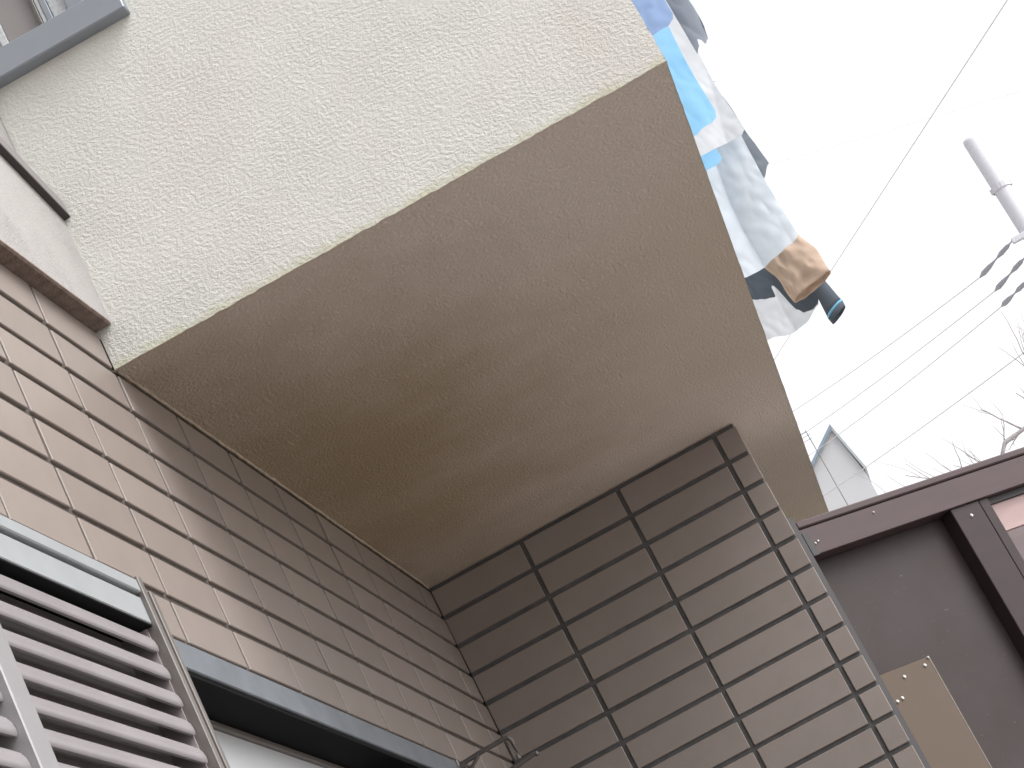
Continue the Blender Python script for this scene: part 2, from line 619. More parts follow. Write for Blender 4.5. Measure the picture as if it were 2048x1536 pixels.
# underside as a fine grid so that its edges wander like trowelled plaster
def wob(a, b, s=1.0):
    return mnoise.noise(Vector((a * 55.0, b * 55.0, 3.1))) * 0.0016 * s + mnoise.noise(Vector((a * 14.0, b * 14.0, 9.0))) * 0.0012 * s
vv, ff = [], []
for i in range(ny + 1):
    tt = i / ny
    y = YS + (YE - YS) * tt ** 1.6
    for j in range(nx_ + 1):
        x = -0.02 + (xo(y) + 0.02) * j / nx_
        ex = wob(y, 0.3, 1.0) if j == nx_ else 0
        ey = wob(x, 0.7, 1.0) if i == 0 else 0
        vv.append((x + ex, y + ey, ZS + wob(x, y, 0.06) + 0.0004))
for i in range(ny):
    for j in range(nx_):
        a = i * (nx_ + 1) + j
        ff.append((a, a + 1, a + nx_ + 2, a + nx_ + 1))
mb.add(vv, ff)
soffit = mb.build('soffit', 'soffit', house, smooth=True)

mb = MB()
# side face (towards the passage) : grid with uneven lower edge, then the long outer face, top and back
ZT = 2.75
nx2, nz2 = 90, 60
vv, ff = [], []
for i in range(nx2 + 1):
    x = 0.0005 + (xo(YS) - 0.0005) * i / nx2
    for j in range(nz2 + 1):
        z = ZS - 0.002 + (ZT - ZS) * (j / nz2) ** 1.8
        e = 0
        if j == 0:
            e = wob(x, 4.0, 1.2)
        ex = wob(z, 8.0, 1.0) if i == nx2 else 0
        vv.append((x + ex, YS - 0.003 + wob(x, z, 0.35), z + e))
for i in range(nx2):
    for j in range(nz2):
        a = i * (nz2 + 1) + j
        ff.append((a, a + nz2 + 1, a + nz2 + 2, a + 1))
mb.add(vv, ff)
storey = mb.build('upper_storey_wall', 'stucco', house, smooth=True)
mb = MB()
mb.add([(xo(YS), YS, ZS), (xo(YE), YE, ZS), (xo(YE), YE, ZT), (xo(YS), YS, ZT),
        (-2.8, YS + 0.02, ZT), (-2.8, YE, ZT), (-2.8, YE, ZS), (-0.02, YE, ZS)],
       [(0, 1, 2, 3), (3, 2, 5, 4), (1, 7, 6, 5, 2)])
mb.build('outer_wall', 'stucco', house)
mb = MB()
mb.box(-3.0, -0.26, -6.2, 6.0, -H, 0.06)
mb.box(-3.0, -0.06, -6.2, YS + 0.02, 0.30, ZT)
mb.build('inner_wall', 'plaster', house)
# simple roof over the upper storey (out of view)
mb = MB()
mb.prism([(-3.2, ZT + 0.01), (0.95, ZT + 0.01), (-1.1, ZT + 1.0)], -6.2, YE + 0.15, lambda p, q, t: (p, t, q))
roof = mb.build('roof', 'far_roof', house)

# pale plaster band of the side wall above the tiles, its drip edge and the sloping flashing
def zsl(y):
    return 0.252 + (YS - y) * 0.205
mb = MB()
mb.add([(0.024, YS - 0.001, 0.069), (0.024, -6.2, 0.069), (0.024, -6.2, zsl(-6.2)), (0.024, YS - 0.001, zsl(YS)),
        (-0.05, YS - 0.001, 0.069), (-0.05, -6.2, 0.069), (-0.05, -6.2, zsl(-6.2)), (-0.05, YS - 0.001, zsl(YS))],
       [(0, 1, 2, 3), (4, 7, 6, 5), (0, 3, 7, 4), (1, 5, 6, 2), (3, 2, 6, 7), (0, 4, 5, 1)])
mb.build('plaster_band', 'plaster', house)
mb = MB()
mb.add([(x_, y_, z_) for y_ in (YS - 0.012, -6.2) for (x_, z_) in ((-0.006, 0.066), (0.0225, 0.0655), (0.0255, 0.068), (0.0255, 0.0705), (-0.006, 0.0705))],
       [(0, 1, 6, 5), (1, 2, 7, 6), (2, 3, 8, 7), (3, 4, 9, 8), (0, 4, 3, 2, 1), (5, 6, 7, 8, 9)])
mb.build('drip_edge', 'drip', house)
mb = MB()
mb.add([(x_, y_, zsl(y_) + dz) for y_ in (YS - 0.004, -6.2) for (x_, dz) in ((-0.05, 0.003), (0.034, 0.003), (0.034, 0.027), (-0.05, 0.029))],
       [(0, 1, 5, 4), (1, 2, 6, 5), (2, 3, 7, 6), (0, 3, 2, 1), (4, 5, 6, 7)])
fl = mb.build('flashing', 'flash', house)
mb = MB()
mb.add([(x_, y_, zsl(y_) + dz) for y_ in (YS - 0.004, -6.2) for (x_, dz) in ((0.0235, -0.001), (0.0348, -0.001), (0.0348, 0.0035), (0.0235, 0.0026))],
       [(0, 1, 5, 4), (1, 2, 6, 5), (2, 3, 7, 6), (0, 3, 2, 1), (4, 5, 6, 7)])
mb.build('flashing_lip', 'flash_dark', fl)
mb = MB()
mb.add([(0.0, YS + 0.01, 0.2), (0.0, -6.2, 0.9), (0.0, -6.2, ZT), (0.0, YS + 0.01, ZT),
        (-0.05, YS + 0.01, 0.2), (-0.05, -6.2, 0.9), (-0.05, -6.2, ZT), (-0.05, YS + 0.01, ZT)],
       [(0, 1, 2, 3), (4, 7, 6, 5), (0, 3, 7, 4), (1, 5, 6, 2), (3, 2, 6, 7), (0, 4, 5, 1)])
mb.build('upper_side_wall', 'plaster', house)

# ragged sealant beads where the underside meets the tiled walls
def bead(p0, p1, n, r, name):
    pts, rs = [], []
    a, b = Vector(p0), Vector(p1)
    for i in range(n + 1):
        q = a.lerp(b, i / n)
        q += Vector((mnoise.noise(q * 40) * r * 0.4, mnoise.noise(q * 40 + Vector((5, 5, 5))) * r * 0.4, mnoise.noise(q * 31) * r * 0.5))
        pts.append(q)
        rs.append(r * (1 + 0.5 * mnoise.noise(q * 60)))
    MB().tube(pts, rs, 6).build(name, 'bead', house, smooth=True)
bead((0.0005, YS + 0.01, ZS), (0.0005, -0.003, ZS - 0.0005), 120, 0.0030, 'sealant_bead')
bead((0.0, -0.001, ZS + 0.001), (BX - 0.03, -0.0005, ZS + 0.001), 60, 0.0018, 'sealant_bead')

# --- upper window in the stucco face
win = MB()
yf = YS - 0.030
win.box(0.004, 0.247, yf, YS + 0.06, 0.500, 0.546, 0.002)
win.box(0.219, 0.247, yf + 0.001, YS + 0.06, 0.5465, 1.30, 0.002)
win.box(0.004, 0.2185, yf + 0.001, YS + 0.06, 1.26, 1.30, 0.002)
window = win.build('window', 'alu', house)
def wpart(name, mt, x0, x1, d, z0=0.547, z1=1.258, c=0.0008):
    return MB().box(x0, x1, yf + d, yf + d + 0.012, z0, z1, c).build(name, mt, window)
wpart('pane', 'pane_sparkle', 0.193, 0.2185, 0.020)
wpart('sash_stile', 'alu', 0.167, 0.1925, 0.006)
wpart('pane', 'pane_sparkle', 0.141, 0.1665, 0.016)
wpart('sash_stile', 'alu', 0.131, 0.1405, 0.010)
wpart('stile_highlight', 'pane_sparkle', 0.124, 0.1305, 0.012)  # bright strip painting the highlight along the sash stile
wpart('sash_stile', 'iron', 0.117, 0.1235, 0.008)
wpart('pane', 'pane_grey', 0.062, 0.1165, 0.018)
wpart('pane', 'pane_sparkle', 0.050, 0.0615, 0.017, 0.547, 0.60)  # small bright patch painting a sparkle on the glass
wpart('pane', 'pane_grey', 0.004, 0.0495, 0.018)

# --- louvred shutter on the side wall
XF = 0.030
SY1 = -2.199                                   # right edge of the frame
SZ0, SZ1 = -1.74, -0.454
sh = MB()
sh.box(-0.085, XF, -3.60, SY1 - 0.042, SZ1 - 0.0180, SZ1, 0.0015)      # upper cap of the head
shutter = sh.build('shutter', 'alu_light', house)
MB().box(-0.085, XF - 0.004, -3.60, SY1 - 0.042, SZ1 - 0.059, SZ1 - 0.0225, 0.0015).build('head_rail', 'alu_light', shutter)
MB().box(-0.08, XF - 0.012, -3.598, SY1 - 0.0425, SZ1 - 0.0230, SZ1 - 0.0175).build('head_gap', 'black', shutter)
MB().box(-0.085, XF - 0.008, -3.60, SY1 - 0.042, SZ0 - 0.03, SZ0 + 0.01, 0.0015).build('sill', 'alu_light', shutter)
pm = MB()
pm.box(-0.085, XF + 0.002, SY1 - 0.041, SY1 - 0.027, SZ0, SZ1 + 0.004, 0.001)
pm.box(-0.085, XF - 0.006, SY1 - 0.027, SY1 - 0.012, SZ0, SZ1 + 0.001, 0.001)
pm.box(-0.085, XF + 0.001, SY1 - 0.012, SY1, SZ0, SZ1 - 0.01, 0.001)
pm.build('post', 'alu_brown', shutter)
pm = MB()
pm.box(-0.02, XF + 0.001, -2.792, -2.746, SZ0, SZ1 - 0.060, 0.0015)
pm.build('post', 'alu_mid', shutter)
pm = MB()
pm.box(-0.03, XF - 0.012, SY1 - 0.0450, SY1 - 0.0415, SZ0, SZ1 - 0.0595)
pm.build('shade_strip', 'slat_dark', shutter)  # strip that sets the tone of the post's shaded side
MB().box(-0.04, XF - 0.0045, -3.59, SY1 - 0.0425, SZ1 - 0.0618, SZ1 - 0.0595).build('shade_strip', 'black', shutter)  # black strip painting the shade under the head rail
MB().box(-0.085, -0.0150, -3.60, SY1 - 0.047, SZ0 + 0.012, SZ1 - 0.0625).build('backing', 'slat_dark', shutter)
PROF = [(0.0160, 0.0010), (0.0205, 0.0), (0.0222, 0.0022), (0.0224, 0.0080), (0.0212, 0.0145), (0.0180, 0.0210), (0.0125, 0.0265), (0.0050, 0.0305), (0.0020, 0.0300), (0.0060, 0.0265), (0.0110, 0.0210), (0.0145, 0.0140), (0.0155, 0.0070)]
SP = 0.0364
def slat_mesh(L_):
    b = MB().prism(PROF, -L_ / 2, L_ / 2, lambda p, q, t: (p, t, q))
    me = bpy.data.meshes.new('slat')
    me.from_pydata(b.v, [], b.f)
    import bmesh
    bm = bmesh.new()
    bm.from_mesh(me)
    bmesh.ops.recalc_face_normals(bm, faces=bm.faces)
    bm.to_mesh(me)
    bm.free()
    for p in me.polygons:
        p.use_smooth = len(p.vertices) == 4
    me.materials.append(M['slat'])
    try:
        me.set_sharp_from_angle(angle=R(40))
    except Exception:
        pass
    return me
bays = [(-2.745, SY1 - 0.0455), (-3.59, -2.793)]
for (b0, b1) in bays:
    me = slat_mesh(b1 - b0)
    z = SZ1 - 0.059 - 0.0355
    while z > SZ0 + 0.012:
        place('slat', me, (0, (b0 + b1) / 2, z + H), shutter)
        z -= SP

# --- small window beyond the shutter: lintel, dark recess, frosted sash
ln = MB()
ln.box(-0.075, XF, -2.1975, -0.800, -0.566, -0.525, 0.0015)
lintel = ln.build('lintel', 'alu_dark', house)
MB().box(-0.07, XF - 0.004, -2.1975, -0.802, -0.5725, -0.5665, 0.0008).build('lintel_shade', 'black', lintel)  # black sheet painting the unlit underside of the lintel
sm = MB()
sm.box(-0.066, -0.028, -2.19, -1.285, -0.582, -0.5735, 0.001)
sash = sm.build('sash', 'alu_brown', house)
MB().box(-0.062, -0.034, -2.188, -1.334, -1.70, -0.5825, 0.0005).build('pane', 'pane', sash)
MB().box(-0.064, -0.026, -1.3335, -1.287, -1.72, -0.5825, 0.006).build('sash_stile', 'pane', sash)
MB().box(-0.089, -0.068, -2.19, -0.845, WIN_BOT, -0.5735).build('recess', 'black', sash)
MB().box(-0.085, XF - 0.01, -2.195, -0.802, WIN_BOT - 0.03, WIN_BOT + 0.005, 0.0015).build('sill', 'alu', house)

# --- bent steel bracket that stands out from the end of the lintel
YB = -0.80
br = MB()
def flat(p0, p1, wd, th):
    a, b = Vector(p0), Vector(p1)
    d = (b - a).normalized()
    nrm = Vector((-d.z, 0, d.x))
    v = []
    for q in (a, b):
        for s1 in (-1, 1):
            for s2 in (-1, 1):
                v.append(q + nrm * wd / 2 * s1 + Vector((0, th / 2 * s2, 0)))
    br.add(v, [(0, 1, 3, 2), (4, 6, 7, 5), (0, 4, 5, 1), (2, 3, 7, 6), (0, 2, 6, 4), (1, 5, 7, 3)])
br.tube([(0.020, YB, -0.536), (0.074, YB, -0.5325), (0.124, YB, -0.531), (0.131, YB, -0.533), (0.1345, YB, -0.5395), (0.1325, YB, -0.575)], 0.0046, 8)
br.tube([(0.124, YB + 0.006, -0.537), (0.1245, YB + 0.006, -0.575)], 0.0022, 6)
br.tube([(0.030, YB, -0.607), (0.092, YB, -0.588), (0.158, YB, -0.5795), (0.164, YB, -0.581), (0.1655, YB, -0.585)], 0.0046, 8)
br.tube([(0.074, YB, -0.5325), (0.040, YB, -0.556), (0.030, YB, -0.566)], 0.0035, 8)
br.box(0.006, 0.034, YB - 0.012, YB + 0.012, -0.612, -0.524, 0.002)
br.tube([(0.032, YB - 0.006, -0.5405), (0.042, YB - 0.006, -0.5405)], 0.0058, 10)
br.build('bracket', 'iron', house, smooth=False)

# ------------------------------------------------------------------ gate beside the wing wall (swung open by 38 degrees)
TH = R(38)
GD = Vector((math.cos(TH), math.sin(TH), 0))
GN = Vector((math.sin(TH), -math.cos(TH), 0))            # towards the camera
GP = Vector((0.77, 0.05, 0))
def G(t, o, z):
    return GP + GD * t + GN * o + Vector((0, 0, z))
gate = thing('gate', (1.2, 0.4, 0), 'mauve brown metal gate with a tan patch board beside the tiled wing wall', 'gate')
def gbox(name, mt, t0, t1, o0, o1, z0, z1, c=0.0015, parent=None):
    return MB().box(t0, t1, o0, o1, z0, z1, c, T=G).build(name, mt, parent or gate)
rail = gbox('rail', 'gate', -0.012, 1.55, -0.062, 0.0, -0.325, -0.2625)
gbox('rail_cap', 'gate', -0.012, 1.55, -0.068, 0.002, -0.2595, -0.2435, 0.003, rail)
gbox('rail_core', 'gate_dark', -0.010, 1.548, -0.040, -0.006, -0.2640, -0.2580, 0.0, rail)
gbox('hinge_post', 'gate_dark', -0.040, -0.0125, -0.050, 0.004, -H, -0.230, 0.002)
gbox('hinge_leaf', 'gate_dark', -0.0118, 0.006, 0.0002, 0.003, -0.327, -0.272, 0.0006)
post = gbox('post', 'gate_post', 0.394, 0.4795, -0.062, -0.006, -H + 0.04, -0.3255)
gbox('post_bead', 'gate_post', 0.4815, 0.509, -0.062, -0.007, -H + 0.04, -0.3256, 0.0015, post)
gbox('post', 'gate', 1.47, 1.55, -0.045, -0.006, -H + 0.04, -0.3255)
gbox('rail', 'gate', 0.006, 1.468, -0.045, -0.008, -H + 0.04, -H + 0.12)
gbox('panel', 'gate_panel', -0.012, 0.3935, -0.058, -0.047, -H + 0.121, -0.3258, 0.0005)
tanb = gbox('patch_board', 'tan_board', -0.0118, 0.161, -0.0468, -0.0405, -1.55, -0.605, 0.0006)
gbox('edge_strip', 'tan_edge', 0.1612, 0.1636, -0.0468, -0.0402, -1.55, -0.6048, 0.0004, tanb)
gbox('painted_shadow', 'gate_dark', 0.5095, 1.469, -0.044, -0.020, -0.340, -0.3258, 0.0)  # dark strip painted in for the rail's shadow above the boards
gbox('board', 'pink_board', 0.5095, 1.469, -0.040, -0.0260, -0.4085, -0.3405, 0.0015)
gbox('board', 'brown_board', 0.5095, 1.469, -0.040, -0.0275, -1.90, -0.4088, 0.0015)
def screw(t, o, z, parent, r=0.0042):
    a = G(t, o - 0.002, z)
    MB().tube([a, a + GN * 0.0035, a + GN * 0.0055], [r, r, r * 0.5], 10).build('screw', 'screw', parent, smooth=False)
for (t, z) in ((0.121, -0.614), (0.057, -0.621), (0.0245, -0.661), (0.0085, -0.664)):
    screw(t + 0.020, -0.0405, z - 0.006, tanb)
screw(0.158, -0.0402, -0.6065, tanb, 0.003)
screw(0.440, -0.006, -0.354, gate)
screw(0.192, 0.0, -0.277, gate, 0.0026)
screw(0.019, 0.0, -0.298, gate, 0.003)
screw(0.010, 0.0, -0.301, gate, 0.003)

# ------------------------------------------------------------------ laundry on a rod outside the upper storey
ZR = 2.25
XR = 1.03
rod = thing('laundry_rod', (XR, 3.2, ZR + H - 0.03), 'steel laundry rod held out from the stucco wall', 'rod')
MB().tube([(XR, 1.2, ZR), (XR, 5.2, ZR)], 0.014, 12).build('pole', 'rod', rod, smooth=True)
for yb in (1.35, 4.95):
    b = MB()
    b.tube([(xo(yb) - 0.005, yb, ZR - 0.035), (XR + 0.03, yb, ZR - 0.02), (XR + 0.045, yb, ZR + 0.01)], 0.008, 8)
    b.box(xo(yb) - 0.004, xo(yb) + 0.012, yb - 0.03, yb + 0.03, ZR - 0.09, ZR + 0.02, 0.002)
    b.build('bracket', 'rod', rod)

GRP = 'laundry hung out on the rod'
def hanger(parent, xc, y, zt, half):
    b = MB()
    b.tube([(xc - half, y, zt), (XR, y, zt + 0.05), (xc + half, y, zt)], 0.003, 6)
    b.tube([(XR, y, zt + 0.05), (XR, y, ZR - 0.016), (XR + 0.017, y, ZR), (XR, y, ZR + 0.017), (XR - 0.016, y, ZR + 0.004)], 0.0025, 6)
    b.build('hanger', 'rod', parent, smooth=True)

def sheet(name, mt, label, cat, y, x0, x1, zt, zb, amp=0.015, freq=18.0, ph=0.0, bottom=None, left=None, right=None, thick=0.0016, tw=0.0, nu=40, nv=40):
    """hanging cloth facing the passage: a folded sheet with thickness"""
    b = MB()
    rows = []
    for s_ in (0, 1):
        for j in range(nv + 1):
            v = j / nv
            for i in range(nu + 1):
                u = i / nu
                xl = x0 + (left(v) if left else 0)
                xr = x1 + (right(v) if right else 0)
                x = xl + (xr - xl) * u
                zbot = zb + (bottom(u) if bottom else 0)
                z = zt + (zbot - zt) * v
                fx = freq * (x - x0) + ph + 1.2 * v + 1.6 * mnoise.noise(Vector((x * 4, z * 2.2, ph)))
                fold = 1 - 2 * abs(math.sin(fx * 0.5)) ** 0.75          # soft ridges with sharp valleys
                cr = mnoise.noise(Vector((x * 21 + z * 9, z * 15 - x * 6, y * 3 + ph)))
                yy = y + amp * (0.30 + 0.70 * v) * fold + amp * 0.35 * mnoise.noise(Vector((x * 9, z * 6, y * 3 + ph))) + amp * 0.22 * (1 - abs(cr) * 2.2) + tw * (x - x0) * v
                rows.append((x, yy + (thick if s_ else 0), z))
    w_ = nu + 1
    N1 = w_ * (nv + 1)
    f = []
    for j in range(nv):
        for i in range(nu):
            a = j * w_ + i
            f.append((a, a + 1, a + w_ + 1, a + w_))
            f.append((N1 + a, N1 + a + w_, N1 + a + w_ + 1, N1 + a + 1))
    for i in range(nu):
        f.append((i, N1 + i, N1 + i + 1, i + 1))
        a = nv * w_ + i
        f.append((a, a + 1, N1 + a + 1, N1 + a))
    for j in range(nv):
        a = j * w_
        f.append((a, a + w_, N1 + a + w_, N1 + a))
        a = j * w_ + nu
        f.append((a, N1 + a, N1 + a + w_, a + w_))
    b.add(rows, f)
    t = thing(name, ((x0 + x1) / 2, y, zb + H), label, cat, GRP)
    cl = b.build('cloth', mt, t, smooth=True)
    cl.data.set_sharp_from_angle(angle=R(50))
    hanger(t, (x0 + x1) / 2, y, zt + 0.004, (x1 - x0) * 0.42)
    return t

def loft(name, mt, rings, parent, thick=0.004, seg=28, close=False):
    """tube of cloth through rings (cx, cy, cz, rx, ry, tilt); open ends with an inner skin"""
    b = MB()
    v = []
    for s_ in (0, 1):
        for (cx, cy, cz, rx, ry, tl) in rings:
            for k in range(seg):
                a = 2 * math.pi * k / seg
                rr = 1 + 0.07 * mnoise.noise(Vector((math.cos(a) * 2 + cx * 11, math.sin(a) * 2, cz * 13)))
                dx = math.cos(a) * (rx * rr - thick * s_)
                dy = math.sin(a) * (ry * rr - thick * s_)
                v.append((cx + dx, cy + dy, cz + tl * dx))
    nr = len(rings)
    N1 = nr * seg
    f = []
    for r_ in range(nr - 1):
        for k in range(seg):
            k2 = (k + 1) % seg
            a, b_, c, d = r_ * seg + k, r_ * seg + k2, (r_ + 1) * seg + k2, (r_ + 1) * seg + k
            f.append((a, b_, c, d))
            f.append((N1 + a, N1 + d, N1 + c, N1 + b_))
    for r_ in (0, nr - 1):
        for k in range(seg):
            k2 = (k + 1) % seg
            f.append((r_ * seg + k, r_ * seg + k2, N1 + r_ * seg + k2, N1 + r_ * seg + k))
    if close:
        f.append(tuple((nr - 1) * seg + k for k in range(seg)))
    b.add(v, f)
    return b.build(name, mt, parent, smooth=True)

ZC = ZR - 0.09


def pw(pts):
    def f(u):
        for (a, va), (b, vb) in zip(pts, pts[1:]):
            if u <= b:
                t = (u - a) / (b - a)
                t = max(0.0, min(1.0, t))
                return va + (vb - va) * t * t * (3 - 2 * t)
        return pts[-1][1]
    return f


sheet('shirt', 'c_peri', 'periwinkle blue shirt hanging beside the sky blue towel', 'shirt', 1.6, 0.90, 1.212, ZC, 1.655, 0.012, 14, 0.4, bottom=pw([(0, 0), (0.6, -0.01), (0.9, 0.0), (0.97, 0.012), (1, 0.03)]), right=lambda v: 0.01 * math.sin(v * 5), nu=80, nv=60)
sheet('jersey', 'c_grey', 'grey jersey sleeve with a notched hem beside the periwinkle shirt', 'jersey', 1.9, 1.226, 1.288, ZC, 1.66, 0.010, 60, 1.4, bottom=pw([(0, 0), (0.25, 0.018), (0.38, 0.045), (0.5, 0.04), (0.62, 0.02), (0.85, 0.035), (1, 0.075)]), right=lambda v: 0.004 * math.sin(v * 9.0), nu=40, nv=60)
sheet('towel', 'c_blue', 'sky blue towel hanging in front of the plain white towel', 'towel', 2.2, 0.90, 1.204, ZC, 1.552, 0.010, 21, 2.0, bottom=pw([(0, 0), (0.6, 0.003), (0.7, -0.004), (0.8, 0.004), (0.9, 0.004), (0.97, 0.012), (1, 0.035)]), right=lambda v: 0.014 * (1 - v) + 0.004 * math.sin(7 * v), nu=80, nv=60)
sheet('towel', 'c_white', 'plain white towel hanging behind the sky blue towel', 'towel', 2.6, 0.92, 1.284, ZC, 1.632, 0.008, 16, 0.2, bottom=pw([(0, 0), (0.8, 0.004), (0.95, 0.0), (1, 0.012)]), right=lambda v: 0.004 * math.sin(v * 8), nu=80, nv=60)
sheet('cloth', 'c_blue', 'small sky blue cloth peeping out below the plain white towel', 'cloth', 2.8, 0.94, 1.186, ZC, 1.660, 0.006, 12, 1.0, bottom=pw([(0, 0), (0.9, 0.0), (1, 0.012)]))
sheet('shirt', 'c_pale', 'large pale blue white shirt hanging above the tan trouser leg', 'shirt', 3.0, 0.93, 1.294, ZC, 1.318, 0.020, 23, 0.6, bottom=pw([(0, 0.0), (0.4, -0.012), (0.7, 0.004), (0.9, 0.014), (0.98, 0.024), (1, 0.034)]), right=lambda v: 0.006 * math.sin(v * 6) + 0.002, nu=80, nv=60)
sheet('jersey', 'c_grey', 'slate grey jersey sleeve hanging behind the large pale shirt', 'jersey', 3.3, 1.12, 1.360, ZC, 1.705, 0.010, 26, 2.2, bottom=pw([(0, 0.0), (0.72, 0.0), (0.80, 0.012), (1, 0.055)]), right=lambda v: 0.006 * math.sin(v * 7) - 0.006 * v - 0.05 * max(0.0, 0.75 - v), nu=80, nv=60)
tr = thing('trousers', (1.2, 3.6, 1.33 + H), 'tan trousers with a wide open leg hem below the pale shirt', 'trousers', GRP)
rings = []
KEY = [(ZC, 1.150, 0.120, 0.030, 0.0), (1.95, 1.150, 0.110, 0.040, 0.0), (1.75, 1.200, 0.104, 0.046, 0.0), (1.58, 1.240, 0.096, 0.050, 0.05), (1.47, 1.277, 0.092, 0.052, 0.10), (1.352, 1.288, 0.089, 0.054, 0.20)]
for q in range(81):
    z = ZC + (1.352 - ZC) * q / 80
    for a, b in zip(KEY, KEY[1:]):
        if a[0] >= z >= b[0] - 1e-6:
            t = (a[0] - z) / (a[0] - b[0])
            c = [a[k] + (b[k] - a[k]) * t for k in range(5)]
    rings.append((c[1] + 0.003 * mnoise.noise(Vector((z * 14, 1, 2))), 3.6, z, c[2], c[3], c[4]))
def crease(cx, a, z):
    a0 = a
    n1 = mnoise.noise(Vector((math.cos(a) * 2.6 + z * 5, math.sin(a) * 2.6 - z * 3, z * 12 + cx)))
    n2 = mnoise.noise(Vector((math.cos(a) * 5.0 - z * 9, math.sin(a) * 5.0, z * 22)))
    return 0.82 + 0.42 * (1 - abs(n1) * 2.4) * 0.5 + 0.22 * n2 + 0.10 * math.exp(-((a0 - 4.3 - 0.5 * math.sin(z * 9)) / 0.16) ** 2)
leg = loft('trouser_leg', 'c_tan', rings, tr, 0.0025, 96)
for v in leg.data.vertices:                       # pressed and crumpled folds
    a = math.atan2(v.co.y, v.co.x) % (2 * math.pi)
    k = crease(1.0, a, v.co.z)
    v.co.y *= k
hanger(tr, 1.10, 3.6, ZC, 0.10)
nv_ = sheet('shirt', 'c_navy', 'navy shirt with a light blue edged cuff behind the tan trousers', 'shirt', 3.95, 0.95, 1.330, ZC, 1.39, 0.012, 20, 0.0, bottom=pw([(0, 0.15), (0.33, 0.15), (0.40, 0.137), (0.48, 0.125), (0.57, 0.118), (0.585, 0.165), (0.60, 0.165), (0.70, 0.024), (0.745, 0.0), (0.84, -0.006), (0.9, 0.002), (1, 0.05)]), nu=110, nv=60)
SLV = [(1.318, 3.92, 1.70, 0.026, 0.020, 0), (1.328, 3.90, 1.52, 0.028, 0.024, 0.1), (1.332, 3.88, 1.44, 0.029, 0.026, 0.15), (1.334, 3.87, 1.39, 0.033, 0.027, 0.25), (1.336, 3.86, 1.335, 0.038, 0.028, 0.38), (1.337, 3.86, 1.318, 0.040, 0.029, 0.42)]
slv = loft('sleeve', 'c_navy', SLV, nv_, 0.004, 28)
loft('cuff_band', 'c_trim', [(1.337, 3.86, 1.3182, 0.0412, 0.0300, 0.42), (1.3375, 3.86, 1.308, 0.0415, 0.0302, 0.44)], slv, 0.004, 28)
loft('cuff', 'c_navy', [(1.3375, 3.86, 1.3078, 0.0408, 0.0295, 0.44), (1.338, 3.86, 1.282, 0.0385, 0.0300, 0.48)], slv, 0.004, 28)
sheet('laundry_net', 'c_mesh', 'white see-through laundry net with rounded bottom behind the navy shirt', 'net', 4.4, 0.93, 1.345, ZC, 1.48, 0.012, 15, 0.9, bottom=pw([(0, 0.03), (0.386, 0.019), (0.564, -0.001), (0.742, 0.006), (0.954, 0.046), (1, 0.09)]), nu=80, nv=60)

# ------------------------------------------------------------------ behind: utility pole, cables, far house, bare tree
pole = thing('utility_pole', (6.1, 26.0, 0), 'pale concrete utility pole with cross arm above the gate', 'utility pole')
pp = MB()
ax = Vector((5.758, 26.0, 9.41))
ftp = Vector((5.758 + 0.10, 26.0, -H))
pp.tube([ftp, ax.lerp(ftp, 0.5), ax - Vector((0, 0, 0.05)), ax], [0.165, 0.145, 0.125, 0.112], 20)
pp.build('shaft', 'concrete', pole, smooth=True)
b = MB()
b.tube([(5.763, 26, 8.52), (5.763, 26, 8.60)], 0.145, 16)
b.box(5.60, 5.64, 25.98, 26.02, 8.52, 8.60, 0.004)
b.box(5.885, 5.925, 25.98, 26.02, 8.52, 8.60, 0.004)
b.build('clamp', 'concrete', pole)
MB().box(5.48, 7.3, 25.84, 25.92, 7.72, 7.80, 0.006).build('cross_arm', 'concrete', pole)
MB().box(5.50, 7.1, 25.84, 25.92, 7.40, 7.48, 0.006).build('cross_arm', 'concrete', pole)
MB().box(5.36, 7.0, 25.84, 25.92, 7.08, 7.16, 0.006).build('cross_arm', 'concrete', pole)

def cable(name, pts, r, label, ext0=0.0, ext1=0.0, sag=0.0):
    P = [Vector(p) for p in pts]
    a = P[0] + (P[0] - P[1]) * ext0
    b = P[-1] + (P[-1] - P[-2]) * ext1
    P = [a] + P[1:-1] + [b] if len(P) > 2 else [a, b]
    out = []
    nseg = 24
    for s_ in range(len(P) - 1):
        for i in range(nseg):
            t = i / nseg
            q = P[s_].lerp(P[s_ + 1], t)
            q.z -= sag * 4 * t * (1 - t)
            out.append(q)
    out.append(P[-1])
    o = MB().tube(out, r, 6).build(name, 'wire', smooth=True)
    tag(o, label, 'cable', 'overhead cables')
    return o
W1 = [(5.50, 26.5, 7.86), (4.934, 26.5, 7.71)]
wires = [((4.934, 26.5, 7.71), (2.442, 44, 12.181)), ((5.013, 26.5, 7.433), (2.351, 44, 11.622)), ((4.978, 26.5, 7.191), (2.513, 44, 11.168))]
labs = ['topmost of three parallel power cables strained from the utility pole', 'middle of three parallel power cables strained from the utility pole', 'lowest of three parallel power cables strained from the utility pole']
ends = [(5.50, 25.95, 7.79), (5.54, 25.95, 7.50), (5.40, 25.95, 7.19)]
for (a, b_), lb, e in zip(wires, labs, ends):
    A, B = Vector(a), Vector(b_)
    d = (Vector(e) - A).normalized()
    cable('power_cable', [A, B], 0.0085, lb, 0.0, 0.13, 0.05)
    # strain insulators between the cable and the cross arm
    q = [A, A.lerp(Vector(e), 0.12), A.lerp(Vector(e), 0.28), A.lerp(Vector(e), 0.46), A.lerp(Vector(e), 0.52), A.lerp(Vector(e), 0.66), A.lerp(Vector(e), 0.84), A.lerp(Vector(e), 0.92), Vector(e)]
    MB().tube(q, [0.010, 0.040, 0.036, 0.014, 0.012, 0.036, 0.032, 0.011, 0.011], 12).build('insulator', 'ceramic', pole, smooth=True)
